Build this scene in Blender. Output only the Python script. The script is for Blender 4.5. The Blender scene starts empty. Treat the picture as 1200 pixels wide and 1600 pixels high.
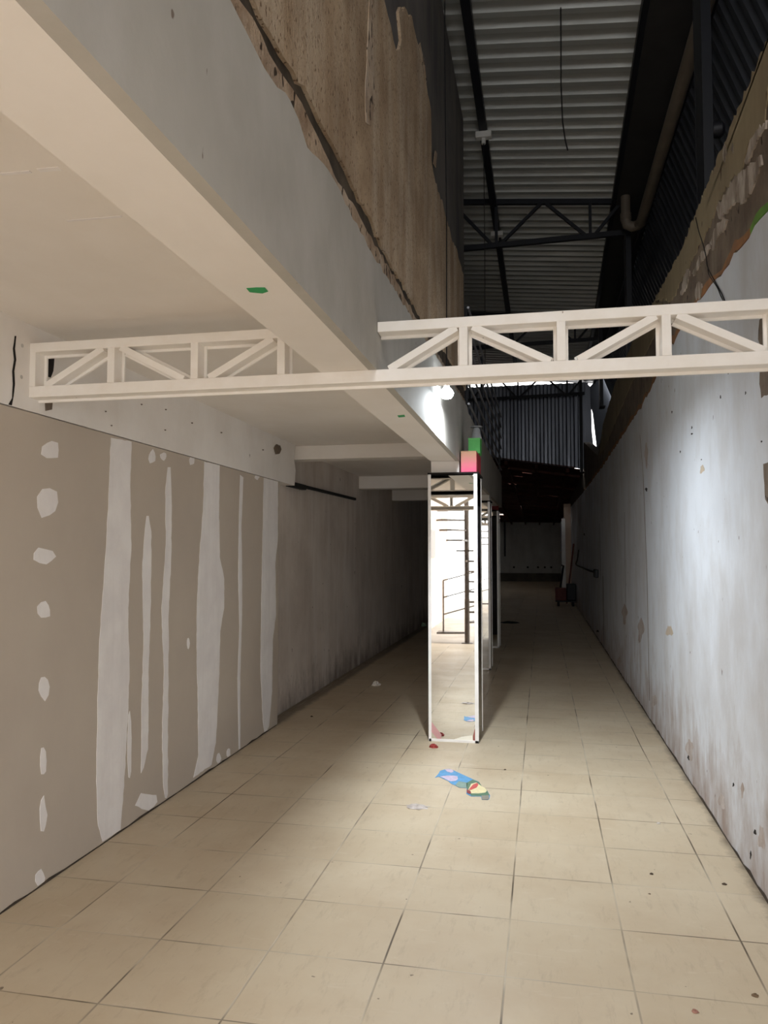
import bpy, math, random
from mathutils import Vector, Matrix

scene = bpy.context.scene
COL = scene.collection
rnd = random.Random(7)

# ------------------------------------------------------------------ camera
H = 1.52
F = 1200.0
fw = Vector((0.205, -0.0516667, 1.0)).normalized()          # corridor axis seen from the camera (right, up, forward)
pitch = math.asin(0.051599)
yaw = math.atan2(0.2008, 0.9783)
cam_d = bpy.data.cameras.new('camera')
cam = bpy.data.objects.new('camera', cam_d)
COL.objects.link(cam)
cam.location = (0, 0, H)
cam.rotation_euler = (math.pi / 2 + pitch, 0, yaw)
cam_d.sensor_fit = 'AUTO'
cam_d.sensor_width = 36
cam_d.lens = 27.0
cam_d.clip_start = 0.02
cam_d.clip_end = 300
scene.camera = cam
CM = cam.rotation_euler.to_matrix()
EYE = Vector((0, 0, H))


def ray(u, v):
    return CM @ Vector(((u - 600) / F, -(v - 800) / F, -1.0))


def onpl(u, v, p, n):                                        # a measured point of the place, on a plane of known position
    r = ray(u, v)
    p = Vector(p); n = Vector(n)
    return EYE + r * ((p - EYE).dot(n) / r.dot(n))


def onX(u, v, x): return onpl(u, v, (x, 0, 0), (1, 0, 0))
def onY(u, v, y): return onpl(u, v, (0, y, 0), (0, 1, 0))
def onZ(u, v, z=0.0): return onpl(u, v, (0, 0, z), (0, 0, 1))


# ------------------------------------------------------------------ mesh builder
class MB:
    def __init__(s):
        s.v = []; s.f = []; s.m = []; s.mats = []

    def mi(s, m):
        if m not in s.mats: s.mats.append(m)
        return s.mats.index(m)

    def add(s, vs, fs, m):
        o = len(s.v); k = s.mi(m)
        s.v += [tuple(x) for x in vs]
        for f in fs:
            s.f.append(tuple(o + i for i in f)); s.m.append(k)
        return s

    def box(s, x0, x1, y0, y1, z0, z1, m):
        vs = [(x, y, z) for x in (x0, x1) for y in (y0, y1) for z in (z0, z1)]
        return s.add(vs, [(0, 1, 3, 2), (4, 6, 7, 5), (0, 4, 5, 1), (2, 3, 7, 6), (0, 2, 6, 4), (1, 5, 7, 3)], m)

    def bar(s, a, b, w, d, m, up=(0, 0, 1)):                 # rectangular bar from a to b: w across, d along up
        a = Vector(a); b = Vector(b); t = (b - a).normalized()
        u = Vector(up); u = (u - t * u.dot(t)).normalized(); r = t.cross(u)
        vs = []
        for p in (a, b):
            for i, j in ((-1, -1), (1, -1), (1, 1), (-1, 1)):
                vs.append(p + r * (w / 2 * i) + u * (d / 2 * j))
        return s.add(vs, [(3, 2, 1, 0), (4, 5, 6, 7), (0, 1, 5, 4), (1, 2, 6, 5), (2, 3, 7, 6), (3, 0, 4, 7)], m)

    def tube(s, pts, r, m, n=10, caps=True):
        pts = [Vector(p) for p in pts]
        rs = r if isinstance(r, (list, tuple)) else [r] * len(pts)
        vs = []; fs = []; u = None
        for i, p in enumerate(pts):
            t = (pts[min(i + 1, len(pts) - 1)] - pts[max(i - 1, 0)]).normalized()
            if u is None:
                u = t.cross(Vector((0, 0, 1)))
                if u.length < 1e-3: u = Vector((1, 0, 0))
            u = (u - t * u.dot(t)).normalized(); w = t.cross(u)
            for k in range(n):
                a = 2 * math.pi * k / n
                vs.append(p + (u * math.cos(a) + w * math.sin(a)) * rs[i])
        for i in range(len(pts) - 1):
            for k in range(n):
                k2 = (k + 1) % n
                fs.append((i * n + k, i * n + k2, (i + 1) * n + k2, (i + 1) * n + k))
        if caps:
            fs.append(tuple(range(n - 1, -1, -1)))
            o = (len(pts) - 1) * n
            fs.append(tuple(o + k for k in range(n)))
        return s.add(vs, fs, m)

    def lathe(s, c, prof, m, n=20, axis=(0, 0, 1)):
        ax = Vector(axis).normalized()
        return s.tube([Vector(c) + ax * z for r, z in prof], [max(r, 1e-4) for r, z in prof], m, n)

    def prism(s, pts, off, m):                               # a planar outline given real thickness
        pts = [Vector(p) for p in pts]; off = Vector(off)
        n = len(pts)
        nor = Vector((0, 0, 0))
        for i in range(n): nor += pts[i].cross(pts[(i + 1) % n])
        if nor.dot(off) > 0: pts.reverse()
        vs = pts + [p + off for p in pts]
        fs = [tuple(range(n)), tuple(range(2 * n - 1, n - 1, -1))]
        for i in range(n):
            j = (i + 1) % n
            fs.append((i, n + i, n + j, j))
        return s.add(vs, fs, m)

    def build(s, name, parent=None, smooth=False, bevel=0.0, loc=None):
        me = bpy.data.meshes.new(name)
        vs = s.v
        base = Vector((0, 0, 0))
        if parent is not None: base = WORLD[parent.name]
        elif loc is not None: base = Vector(loc)
        me.from_pydata([tuple(Vector(v) - base) for v in vs], [], s.f)
        for m in s.mats: me.materials.append(m)
        for p, k in zip(me.polygons, s.m):
            p.material_index = k; p.use_smooth = smooth
        me.update()
        o = bpy.data.objects.new(name, me)
        COL.objects.link(o)
        WORLD[o.name] = base
        if parent is not None: o.parent = parent
        else: o.location = base
        if smooth:
            try: me.set_sharp_from_angle(angle=math.radians(40))
            except Exception: pass
        if bevel > 0:
            b = o.modifiers.new('bevel', 'BEVEL'); b.width = bevel; b.segments = 2; b.limit_method = 'ANGLE'
        return o


WORLD = {}


def tag(o, label, cat, group=None):
    o['label'] = label; o['category'] = cat
    if group: o['group'] = group
    return o


def thing(name, label, cat, loc, group=None):
    o = bpy.data.objects.new(name, None)
    COL.objects.link(o)
    o.location = loc
    o.empty_display_size = 0.1
    WORLD[o.name] = Vector(loc)
    return tag(o, label, cat, group)


def struct(mb, name, **k):
    o = mb.build(name, **k); o['kind'] = 'structure'
    return o


def part(mb, name, root, **k):
    return mb.build(name, parent=root, **k)


def jag(pts, amp, step, seed, closed=True):                  # break a clean outline into a ragged one
    r = random.Random(seed); out = []
    pts = [Vector(p) for p in pts]
    n = len(pts)
    for i in range(n if closed else n - 1):
        a = pts[i]; b = pts[(i + 1) % n]
        L = (b - a).length; k = max(1, int(L / step))
        d = (b - a).normalized() if L > 0 else Vector((0, 0, 0))
        for j in range(k):
            q = a.lerp(b, j / k)
            if j: q = q + Vector((0, r.uniform(-amp, amp), r.uniform(-amp, amp)))
            out.append(q)
    if not closed: out.append(pts[-1])
    return out


# ------------------------------------------------------------------ materials
def new_mat(name):
    m = bpy.data.materials.new(name); m.use_nodes = True
    nt = m.node_tree
    b = nt.nodes['Principled BSDF']
    return m, nt, b


def c4(c): return (c[0], c[1], c[2], 1.0)


def S(r, g, b):                                              # display colour to linear
    def f(x):
        x /= 255.0
        return x / 12.92 if x <= 0.04045 else ((x + 0.055) / 1.055) ** 2.4
    return (f(r), f(g), f(b))


class NT:
    def __init__(s, nt):
        s.nt = nt
        s.tc = nt.nodes.new('ShaderNodeTexCoord')
        g = nt.nodes.new('ShaderNodeNewGeometry')
        s.pos = g.outputs['Position']

    def link(s, a, b): s.nt.links.new(a, b)

    def noise(s, scale, detail=4, rough=0.6, sc=(1, 1, 1), vec=None, dist=0.0):
        mp = s.nt.nodes.new('ShaderNodeMapping')
        mp.inputs['Scale'].default_value = sc
        s.link(vec or s.pos, mp.inputs['Vector'])
        n = s.nt.nodes.new('ShaderNodeTexNoise')
        n.inputs['Scale'].default_value = scale
        n.inputs['Detail'].default_value = detail
        n.inputs['Roughness'].default_value = rough
        n.inputs['Distortion'].default_value = dist
        s.link(mp.outputs[0], n.inputs['Vector'])
        return n.outputs['Fac']

    def ramp(s, fac, a, b, va=0.0, vb=1.0):
        r = s.nt.nodes.new('ShaderNodeMapRange')
        r.inputs['From Min'].default_value = a; r.inputs['From Max'].default_value = b
        r.inputs['To Min'].default_value = va; r.inputs['To Max'].default_value = vb
        r.clamp = True
        s.link(fac, r.inputs['Value'])
        return r.outputs[0]

    def mix(s, fac, a, b):
        m = s.nt.nodes.new('ShaderNodeMix'); m.data_type = 'RGBA'
        for inp, val in ((m.inputs[0], fac), (m.inputs[6], a), (m.inputs[7], b)):
            if hasattr(val, 'is_linked') or hasattr(val, 'node'): s.link(val, inp)
            elif isinstance(val, (int, float)): inp.default_value = val
            else: inp.default_value = c4(val)
        return m.outputs[2]

    def math(s, op, a, b=0.0, c=0.0):
        m = s.nt.nodes.new('ShaderNodeMath'); m.operation = op
        for i, val in enumerate((a, b, c)):
            if hasattr(val, 'node'): s.link(val, m.inputs[i])
            else: m.inputs[i].default_value = val
        return m.outputs[0]

    def sep(s):
        n = s.nt.nodes.new('ShaderNodeSeparateXYZ'); s.link(s.pos, n.inputs[0])
        return n.outputs

    def bump(s, h, strength, dist, b):
        n = s.nt.nodes.new('ShaderNodeBump')
        n.inputs['Strength'].default_value = strength; n.inputs['Distance'].default_value = dist
        s.link(h, n.inputs['Height']); s.link(n.outputs[0], b.inputs['Normal'])


def plain(name, col, rough=0.6, metal=0.0, var=0.0, scale=8.0, spec=0.3):
    m, nt, b = new_mat(name)
    b.inputs['Roughness'].default_value = rough; b.inputs['Metallic'].default_value = metal
    b.inputs['Specular IOR Level'].default_value = spec
    b.inputs['Base Color'].default_value = c4(col)
    t = NT(nt)
    f = t.ramp(t.noise(scale), 0.35, 0.65)
    v = max(var, 0.06)
    c = t.mix(f, tuple(x * (1 - v) for x in col), tuple(min(1, x * (1 + v)) for x in col))
    t.link(c, b.inputs['Base Color'])
    return m


def plaster(name, c1, c2, scale=2.0, c3=None, streak=(4, 4, 0.5), sf=0.5, speck=None, speck_at=0.72, speck_scale=30,
            rough=0.85, bump=0.25, bscale=60, bdist=0.004, dirt=None, dirt_h=0.5, sa=0.45, sb=0.75):
    m, nt, b = new_mat(name)
    b.inputs['Roughness'].default_value = rough
    b.inputs['Specular IOR Level'].default_value = 0.2
    t = NT(nt)
    c = t.mix(t.ramp(t.noise(scale, 6, 0.6), 0.35, 0.65), c1, c2)
    if c3 is not None:
        f = t.ramp(t.noise(1.5, 6, 0.65, streak), sa, sb, 0.0, sf)
        c = t.mix(f, c, c3)
    if dirt is not None:                                      # splash grime that climbs from the floor
        z = t.sep()[2]
        n = t.noise(3.0, 7, 0.7, (1, 1.6, 0.7))
        zz = t.math('ADD', t.math('MULTIPLY', z, 1.0 / dirt_h), t.math('MULTIPLY', t.math('SUBTRACT', n, 0.5), 4.0))
        c = t.mix(t.ramp(zz, 1.0, -0.4, 0.0, 0.75), c, dirt)
    if speck is not None:
        f = t.ramp(t.noise(speck_scale, 2, 0.5, (1, 1, 0.55)), speck_at, speck_at + 0.02)
        c = t.mix(f, c, speck)
    t.link(c, b.inputs['Base Color'])
    if bump: t.bump(t.noise(bscale, 5, 0.6), bump, bdist, b)
    return m


M = {}
M['slab'] = plaster('painted_slab', S(236, 231, 226), S(229, 223, 216), 1.2, S(242, 238, 234), (1.5, 0.6, 1), 0.5, bump=0.1)
M['beam'] = plaster('beam_skim', S(182, 178, 170), S(168, 164, 156), 1.6, S(194, 190, 185), (2, 2, 1), 0.6, S(120, 108, 98), 0.76, 22, bump=0.15)
M['soffit'] = M['slab']
M['brown'] = plaster('rough_brown_render', S(186, 162, 134), S(152, 128, 103), 3.0, S(208, 194, 174), (3.0, 3.0, 0.35), 0.8, S(118, 96, 76), 0.63, 75, bump=0.8, bscale=70, bdist=0.02)
M['ledge'] = plaster('broken_plaster_edge', S(188, 166, 142), S(146, 122, 100), 8.0, S(206, 194, 180), (2, 2, 2), 0.7, S(66, 54, 44), 0.62, 30, bump=0.9, bscale=40, bdist=0.02)
M['dark_conc'] = plaster('bare_concrete', S(112, 106, 102), S(82, 80, 80), 1.5, S(130, 122, 112), (4, 4, 0.4), 0.6, bump=0.4)
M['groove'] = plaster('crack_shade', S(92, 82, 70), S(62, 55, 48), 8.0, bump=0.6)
M['dry'] = plaster('drywall_paper', S(192, 181, 168), S(184, 173, 161), 1.5, S(198, 188, 175), (1, 1, 0.4), 0.4, bump=0.06, rough=0.8)
M['compound'] = plaster('joint_compound', S(240, 237, 236), S(230, 226, 226), 5.0, S(218, 214, 213), (6, 6, 0.5), 0.5, bump=0.1, rough=0.85)
M['band'] = plaster('white_skim', S(234, 230, 226), S(226, 221, 216), 2.5, S(238, 236, 234), (2, 2, 1), 0.6, S(110, 96, 82), 0.78, 16, bump=0.12)
M['lplaster'] = plaster('left_old_plaster', S(222, 212, 203), S(198, 187, 178), 1.4, S(230, 225, 220), (5, 3.0, 0.35), 0.7, S(100, 86, 76), 0.75, 20, bump=0.25, dirt=S(108, 94, 82), dirt_h=0.35)
M['rwhite'] = plaster('right_whitewash', S(218, 223, 231), S(205, 209, 216), 1.1, S(186, 184, 184), (1, 1.3, 0.75), 0.6, S(92, 76, 66), 0.735, 18, bump=0.2, dirt=S(146, 122, 106), dirt_h=0.55, sa=0.46, sb=0.66)
M['olive'] = plaster('olive_paint', S(148, 134, 108), S(132, 119, 96), 2.0, S(110, 96, 76), (1, 3, 0.5), 0.5, S(80, 62, 48), 0.70, 14, bump=0.25)
M['mortar'] = plaster('bare_mortar', S(122, 108, 94), S(92, 80, 70), 4.0, S(140, 128, 116), (1, 4, 0.8), 0.6, S(60, 50, 44), 0.68, 18, bump=0.8, bscale=35, bdist=0.012)
M['flake'] = plaster('old_white_flakes', S(186, 175, 164), S(156, 144, 132), 9.0, S(116, 104, 92), (1, 5, 1.2), 0.9, bump=0.6, sa=0.5, sb=0.6)
M['orange'] = plaster('orange_paint_edge', S(156, 108, 70), S(128, 94, 66), 9.0, S(112, 94, 78), (1, 5, 5), 0.7, bump=0.4)
M['greenp'] = plaster('green_paint_edge', S(104, 150, 66), S(90, 124, 62), 8.0, bump=0.4)
M['rear'] = plaster('rear_wall_paint', S(206, 208, 204), S(186, 186, 182), 0.8, S(160, 160, 156), (2, 2, 0.6), 0.5, bump=0.1)
M['dado'] = plaster('rear_dado', S(112, 104, 94), S(84, 80, 74), 2.0, bump=0.2)
M['outwall'] = plaster('outside_wall', S(226, 206, 188), S(214, 190, 172), 1.2, bump=0.1)
M['pave'] = plaster('pavement', S(176, 168, 158), S(160, 152, 142), 3.0, bump=0.2)
M['clay'] = plaster('clay_tiles', S(96, 58, 48), S(64, 42, 38), 5.0, bump=0.5, bscale=30)
M['hole'] = plain('dark_hole', S(34, 30, 28), 0.9)
M['packed_dirt'] = plaster('packed_dirt', S(86, 76, 66), S(60, 53, 47), 12.0, bump=0.3)
M['white_paint'] = plaster('cream_truss_paint', S(246, 243, 239), S(241, 237, 231), 6.0, S(234, 227, 217), (6, 6, 6), 0.5, S(120, 92, 70), 0.79, 22, rough=0.45, bump=0.05)
M['black_steel'] = plain('black_steel', S(20, 22, 29), 0.5, 0.0, 0.15, 10, 0.3)
M['purlin'] = plain('dark_purlin_paint', S(22, 23, 29), 0.5, 0.0, 0.15, 10, 0.3)
M['gutter'] = plain('dull_gutter_metal', S(44, 42, 42), 0.65, 0.0, 0.15, 4)
M['pvc'] = plain('grey_pvc', S(98, 89, 79), 0.5, 0, 0.1, 6)
M['mirror'], _nt, _b = new_mat('mirror_glass')
_b.inputs['Metallic'].default_value = 1; _b.inputs['Roughness'].default_value = 0.015
_t = NT(_nt)
_t.link(_t.mix(_t.ramp(_t.noise(5), 0.4, 0.7), (0.86, 0.87, 0.86), (0.80, 0.81, 0.80)), _b.inputs['Base Color'])
M['white_frame'] = plain('white_frame', S(238, 236, 234), 0.4, 0, 0.04, 6, 0.5)
M['grey_board'] = plain('grey_board', S(74, 74, 74), 0.6, 0, 0.1)
M['cord'] = plain('black_cord', S(22, 22, 24), 0.6)
M['rail'] = plain('pale_rail_paint', S(168, 170, 176), 0.35, 0.6, 0.1)
M['clip'] = plain('white_plastic', S(190, 188, 184), 0.5)


def metal_sheet(name, c1, c2, rough, metal, streak):
    m, nt, b = new_mat(name)
    t = NT(nt)
    c = t.mix(t.ramp(t.noise(1.2, 5, 0.6, streak), 0.3, 0.7), c1, c2)
    t.link(c, b.inputs['Base Color'])
    b.inputs['Metallic'].default_value = metal
    t.link(t.ramp(t.noise(3, 4, 0.6, streak), 0.3, 0.7, rough - 0.08, rough + 0.1), b.inputs['Roughness'])
    return m


M['roof'] = metal_sheet('galvanised_roof', S(166, 168, 166), S(150, 152, 150), 0.45, 0.25, (0.4, 1, 1))
M['siding'] = metal_sheet('dark_siding', S(84, 88, 96), S(68, 72, 80), 0.5, 0.5, (1, 2, 0.5))
M['gable'] = metal_sheet('gable_siding', S(142, 146, 156), S(104, 108, 118), 0.38, 0.7, (3, 3, 0.3))


# tiled floor: grout lines worked from real tile size, worn and partly filled with dirt
def floor_mat():
    m, nt, b = new_mat('worn_beige_tiles')
    t = NT(nt)
    x, y, z = t.sep()
    wob = t.math('MULTIPLY', t.math('SUBTRACT', t.noise(0.9, 2), 0.5), 0.012)
    gx = t.math('DIVIDE', t.math('ADD', t.math('ADD', x, wob), 0.145 + 44.5), 0.445)
    gy = t.math('DIVIDE', t.math('ADD', t.math('ADD', y, wob), -2.42 + 44.0), 0.44)
    dx = t.math('MULTIPLY', t.math('ABSOLUTE', t.math('SUBTRACT', gx, t.math('ROUND', gx))), 0.445)
    dy = t.math('MULTIPLY', t.math('ABSOLUTE', t.math('SUBTRACT', gy, t.math('ROUND', gy))), 0.44)
    lx = t.ramp(dx, 0.0046, 0.0022); ly = t.ramp(dy, 0.0042, 0.0018)
    wear = t.ramp(t.noise(1.3, 4, 0.6, (1, 1, 1)), 0.32, 0.56, 0.2, 1.0)
    g = t.math('MULTIPLY', t.math('MAXIMUM', lx, ly), wear)
    comb = nt.nodes.new('ShaderNodeCombineXYZ')
    t.link(t.math('FLOOR', gx), comb.inputs[0]); t.link(t.math('FLOOR', gy), comb.inputs[1])
    wn = nt.nodes.new('ShaderNodeTexWhiteNoise'); t.link(comb.outputs[0], wn.inputs['Vector'])
    c = t.mix(wn.outputs['Value'], S(200, 184, 158), S(207, 192, 167))
    c = t.mix(t.ramp(t.noise(1.7, 6, 0.65), 0.4, 0.7, 0, 0.55), c, S(184, 162, 133))
    c = t.mix(t.ramp(t.noise(9, 8, 0.75, (2.6, 0.6, 1), dist=0.3), 0.54, 0.76, 0, 0.5), c, S(160, 143, 120))
    c = t.mix(t.ramp(t.noise(7, 6, 0.7, (0.6, 2.0, 1), dist=1.2), 0.60, 0.72, 0, 0.45), c, S(214, 202, 182))
    c = t.mix(t.ramp(t.noise(24, 2, 0.5), 0.755, 0.775, 0, 0.8), c, S(104, 88, 72))
    # trodden dirt gathers along the two long walls
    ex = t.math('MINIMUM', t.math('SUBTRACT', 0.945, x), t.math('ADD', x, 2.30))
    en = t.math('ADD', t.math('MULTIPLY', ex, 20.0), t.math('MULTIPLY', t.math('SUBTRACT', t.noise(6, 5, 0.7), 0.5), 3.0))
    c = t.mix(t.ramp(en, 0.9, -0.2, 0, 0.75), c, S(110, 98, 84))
    light_dark = t.mix(t.ramp(t.noise(2.3, 2, 0.5), 0.4, 0.6), S(92, 78, 62), S(196, 184, 164))
    c = t.mix(g, c, light_dark)
    t.link(c, b.inputs['Base Color'])
    t.link(t.ramp(t.noise(3, 5, 0.6), 0.3, 0.7, 0.42, 0.62), b.inputs['Roughness'])
    b.inputs['Specular IOR Level'].default_value = 0.35
    t.bump(t.math('SUBTRACT', 0.0, g), 0.4, 0.002, b)
    return m


M['floor'] = floor_mat()

# ------------------------------------------------------------------ shell
XR = 0.945            # right wall face
XL = -2.42            # left old plaster face
XB = -0.65            # right face of the long beam / mezzanine edge
YF = -0.35            # street front
SL = 2.54             # underside of the mezzanine slab
SO = 2.26             # underside of the long beam
YE = 7.0              # end of the high wall over the mezzanine edge

struct(MB().box(-2.75, 1.3, YF, 40.6, -0.15, 0.0, M['floor']), 'floor')
struct(MB().box(-9, 9, -14, YF, -0.24, -0.09, M['pave']).box(-2.75, 1.3, YF - 0.05, YF, -0.24, -0.02, M['band']), 'floor_outside')
struct(MB().box(XL - 0.25, XL, YF, 40.6, 0, 6.6, M['lplaster']), 'wall_left')
struct(MB().box(-2.6, -2.28, -6.5, YF, -0.1, 3.4, M['outwall']), 'wall_outside')
struct(MB().box(-2.75, 1.3, 40.3, 40.5, 0.42, 4.2, M['rear']).box(-2.75, 1.3, 40.28, 40.5, 0, 0.42, M['dado']), 'wall_back')

# long plastered beam with the slab behind it
mb = MB()
mb.box(XB - 0.235, XB - 0.0355, YF, 13.0, SO, 2.62, M['soffit'])
struct(mb, 'ceiling_beam')
mb = MB()
mb.box(XL, XB - 0.1, YF, 13.0, SL, 2.78, M['slab'])
for a, b_, w in (((0, 272), (48, 268), 2.0), ((60, 266), (93, 263), 3.0), ((105, 345), (190, 338), 1.6)):
    p = onZ(*a, SL); q = onZ(*b_, SL)
    mb.bar(p, q, 0.006 * w, 0.003, M['compound'])
struct(mb, 'ceiling')

# drywall on the left: slightly out of parallel with the old wall
DP = (-2.244, 2.92, 0); DN = (1.0, 0.0147, 0)
def onD(u, v): return onpl(u, v, DP, DN)
def dx_at(y): return -2.244 - 0.0147 * (y - 2.92)
mb = MB()
ZD = 2.145
y0, y1 = YF, 6.52
mb.prism([(dx_at(y0), y0, 0.006), (dx_at(y1), y1, 0.006), (dx_at(y1), y1, ZD), (dx_at(y0), y0, ZD)], (-0.022, 0, 0), M['dry'])
mb.box(XL - 0.01, dx_at(y1) - 0.02, y0, y1 - 0.04, 0, ZD - 0.015, M['hole'])


def strip(L, R, m=None, seed=1, t=0.0022, amp=0.004):
    pts = [onD(*p) for p in L] + [onD(*p) for p in reversed(R)]
    pts = jag(pts, amp, 0.035, seed)
    pts = [Vector((dx_at(p.y), p.y, max(0.012, min(ZD - 0.002, p.z)))) for p in pts]
    mb.prism(pts, (t, 0, 0), m or M['compound'])


strip([(173, 684), (170, 760), (166, 850), (160, 930), (155, 1000), (152, 1100), (150, 1220), (153, 1290), (160, 1315)],
      [(205, 690), (203, 760), (205, 850), (200, 950), (202, 1050), (198, 1150), (192, 1250), (188, 1298), (172, 1313)], seed=2)
strip([(229, 806), (226, 830), (224, 858), (222, 900), (224, 1000), (221, 1100), (220, 1208)],
      [(232, 806), (236, 830), (236, 880), (235, 950), (232, 1040), (231, 1170), (224, 1200)], seed=3)
strip([(262, 730), (258, 770), (259, 850), (252, 950), (256, 1050), (253, 1150), (255, 1230), (258, 1247)],
      [(266, 730), (268, 800), (267, 870), (263, 960), (263, 1060), (262, 1160), (262, 1240), (260, 1247)], seed=4)
strip([(319, 721), (317, 800), (312, 860), (308, 930), (307, 1010), (309, 1100), (310, 1180), (302, 1215)],
      [(343, 727), (342, 800), (343, 870), (350, 905), (350, 950), (344, 985), (342, 1060), (337, 1160), (330, 1195)], seed=5)
strip([(375, 742), (373, 820), (372, 900), (374, 980), (371, 1060), (373, 1172)],
      [(380, 746), (377, 820), (378, 900), (378, 960), (375, 1060), (375, 1172)], seed=6, amp=0.002)
strip([(412, 746), (410, 850), (408, 950), (407, 1050), (411, 1130), (413, 1144)],
      [(434, 752), (434, 840), (430, 880), (431, 960), (426, 1000), (425, 1080), (420, 1135), (417, 1145)], seed=7)
for k, (a, b_, c, d) in enumerate(((65, 92, 687, 720), (57, 92, 760, 810), (52, 87, 855, 884), (58, 80, 938, 968), (58, 78, 1052, 1094),
                                  (61, 73, 1162, 1216), (61, 73, 1246, 1300), (54, 71, 1356, 1388), (212, 246, 1238, 1268),
                                  (231, 244, 702, 725), (250, 260, 706, 720), (295, 304, 714, 727), (398, 405, 740, 750),
                                  (199, 205, 1112, 1220), (338, 345, 1176, 1194), (354, 360, 1168, 1186), (292, 296, 995, 1015))):
    n = 9; r = random.Random(40 + k); L = []
    for i in range(n):
        an = 2 * math.pi * i / n
        rr = r.uniform(0.75, 1.15)
        L.append(((a + b_) / 2 + (b_ - a) / 2 * rr * math.cos(an), (c + d) / 2 + (d - c) / 2 * rr * math.sin(an)))
    strip(L[:5], list(reversed(L[5:])), seed=60 + k, amp=0.003)
fp = [(dx_at(YF + 0.12 * i), YF + 0.12 * i, 0.002 + 0.013 * abs(math.sin(i * 1.3) * math.sin(i * 0.41 + 2))) for i in range(58)]
mb.prism(fp + [(dx_at(fp[-1][1]), fp[-1][1], 0), (dx_at(YF), YF, 0)], (0.003, 0, 0), M['packed_dirt'])
struct(mb, 'wall_left_front')

# white bulkhead band over the drywall
mb = MB()
y1 = 6.98
out = [(dx_at(YF) + 0.004, YF, 2.15), (dx_at(y1), y1, 2.15), (dx_at(y1), y1 + 0.03, 2.3), (dx_at(y1), y1 - 0.02, 2.4), (dx_at(y1), y1 + 0.02, SL), (dx_at(YF) + 0.004, YF, SL)]
mb.prism(out, (-0.2, 0, 0), M['band'])
def onB(u, v): return onD(u, v) + Vector((0.004, 0, 0))
def bandpatch(L, m, t=0.002, seed=3):
    pts = jag([onB(*p) for p in L], 0.003, 0.03, seed)
    pts = [Vector((dx_at(p.y) + 0.003, p.y, max(2.152, min(SL - 0.01, p.z)))) for p in pts]
    mb.prism(pts, (t, 0, 0), m)
bandpatch([(70, 555), (84, 553), (82, 580), (78, 590), (71, 588)], M['hole'], seed=5)
bandpatch([(69, 620), (81, 619), (80, 640), (70, 642)], M['mortar'], seed=6)
bandpatch([(22, 525), (24, 525), (22, 545), (24, 562), (21, 580), (22, 600), (20, 618), (17, 634), (12, 637), (18, 622), (19, 600), (18, 580), (21, 562), (19, 545)], M['hole'], seed=7)
bandpatch([(427, 700), (431, 694), (437, 696), (439, 702), (436, 709), (430, 710)], M['mortar'], seed=8)
for k, (u, v) in enumerate(((161, 623), (164, 643), (173, 665), (258, 640), (257, 672), (299, 661), (345, 676), (410, 703), (220, 632))):
    bandpatch([(u - 1.2, v - 0.9), (u + 1.2, v - 1.0), (u + 1.6, v + 0.6), (u, v + 1.1)], M['mortar'], seed=20 + k)
struct(mb, 'trim_1')

# right wall: rough core, whitewash to about three metres, old olive paint over bare mortar above
top = [(1200, 50), (1130, 220), (1060, 395), (1021, 470), (985, 540), (960, 600), (941, 665), (933, 712)]
tp = [onX(u, v, XR) for u, v in top]
core = [Vector((XR, YF, 0)), Vector((XR, YF, 3.66))] + tp + [Vector((XR, 17.9, 4.0)), Vector((XR, 18.0, 3.5)), Vector((XR, 40.4, 3.2)), Vector((XR, 40.4, 0))]
core = [Vector((XR + 0.012, p.y, p.z)) for p in core]
mb = MB(); mb.prism(core, (0.16, 0, 0), M['mortar'])
wt = [(1200, 330), (1160, 385), (1120, 435), (1085, 480), (1068, 512), (1045, 548), (1020, 600), (1000, 640), (975, 678), (950, 716), (925, 752), (905, 777), (885, 800)]
wp = [onX(u, v, XR) for u, v in wt]
wp = [Vector((XR, YF, 2.95))] + wp + [Vector((XR, 40.4, 3.0))]
edge = jag(wp, 0.02, 0.09, 11, closed=False)
mb.prism(edge + [Vector((XR, 40.4, 0)), Vector((XR, YF, 0))], (0.013, 0, 0), M['rwhite'])
# painted edge stripe and olive field
low = [Vector((p.x, p.y, p.z + 0.012)) for p in edge if p.y < 18]
hi = [Vector((p.x, p.y, p.z + 0.04 + 0.022 * math.sin(p.y * 9) * math.sin(p.y * 2.3 + 1))) for p in reversed(low)]
k = sum(1 for p in low if p.y < 3.75)
mb.prism([Vector((XR + 0.006, p.y, p.z)) for p in low[k - 1:] + hi[:len(low) - k + 1]], (0.008, 0, 0), M['orange'])
mb.prism([Vector((XR + 0.006, p.y, p.z)) for p in low[:k] + hi[len(low) - k:]], (0.008, 0, 0), M['greenp'])


def rpatch(pts, m, t, seed, amp=0.01, step=0.05, off=0.0):
    q = jag([onX(u, v, XR) for u, v in pts], amp, step, seed)
    mb.prism([Vector((XR + 0.012 - off, p.y, p.z)) for p in q], (-t, 0, 0), m)


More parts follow.
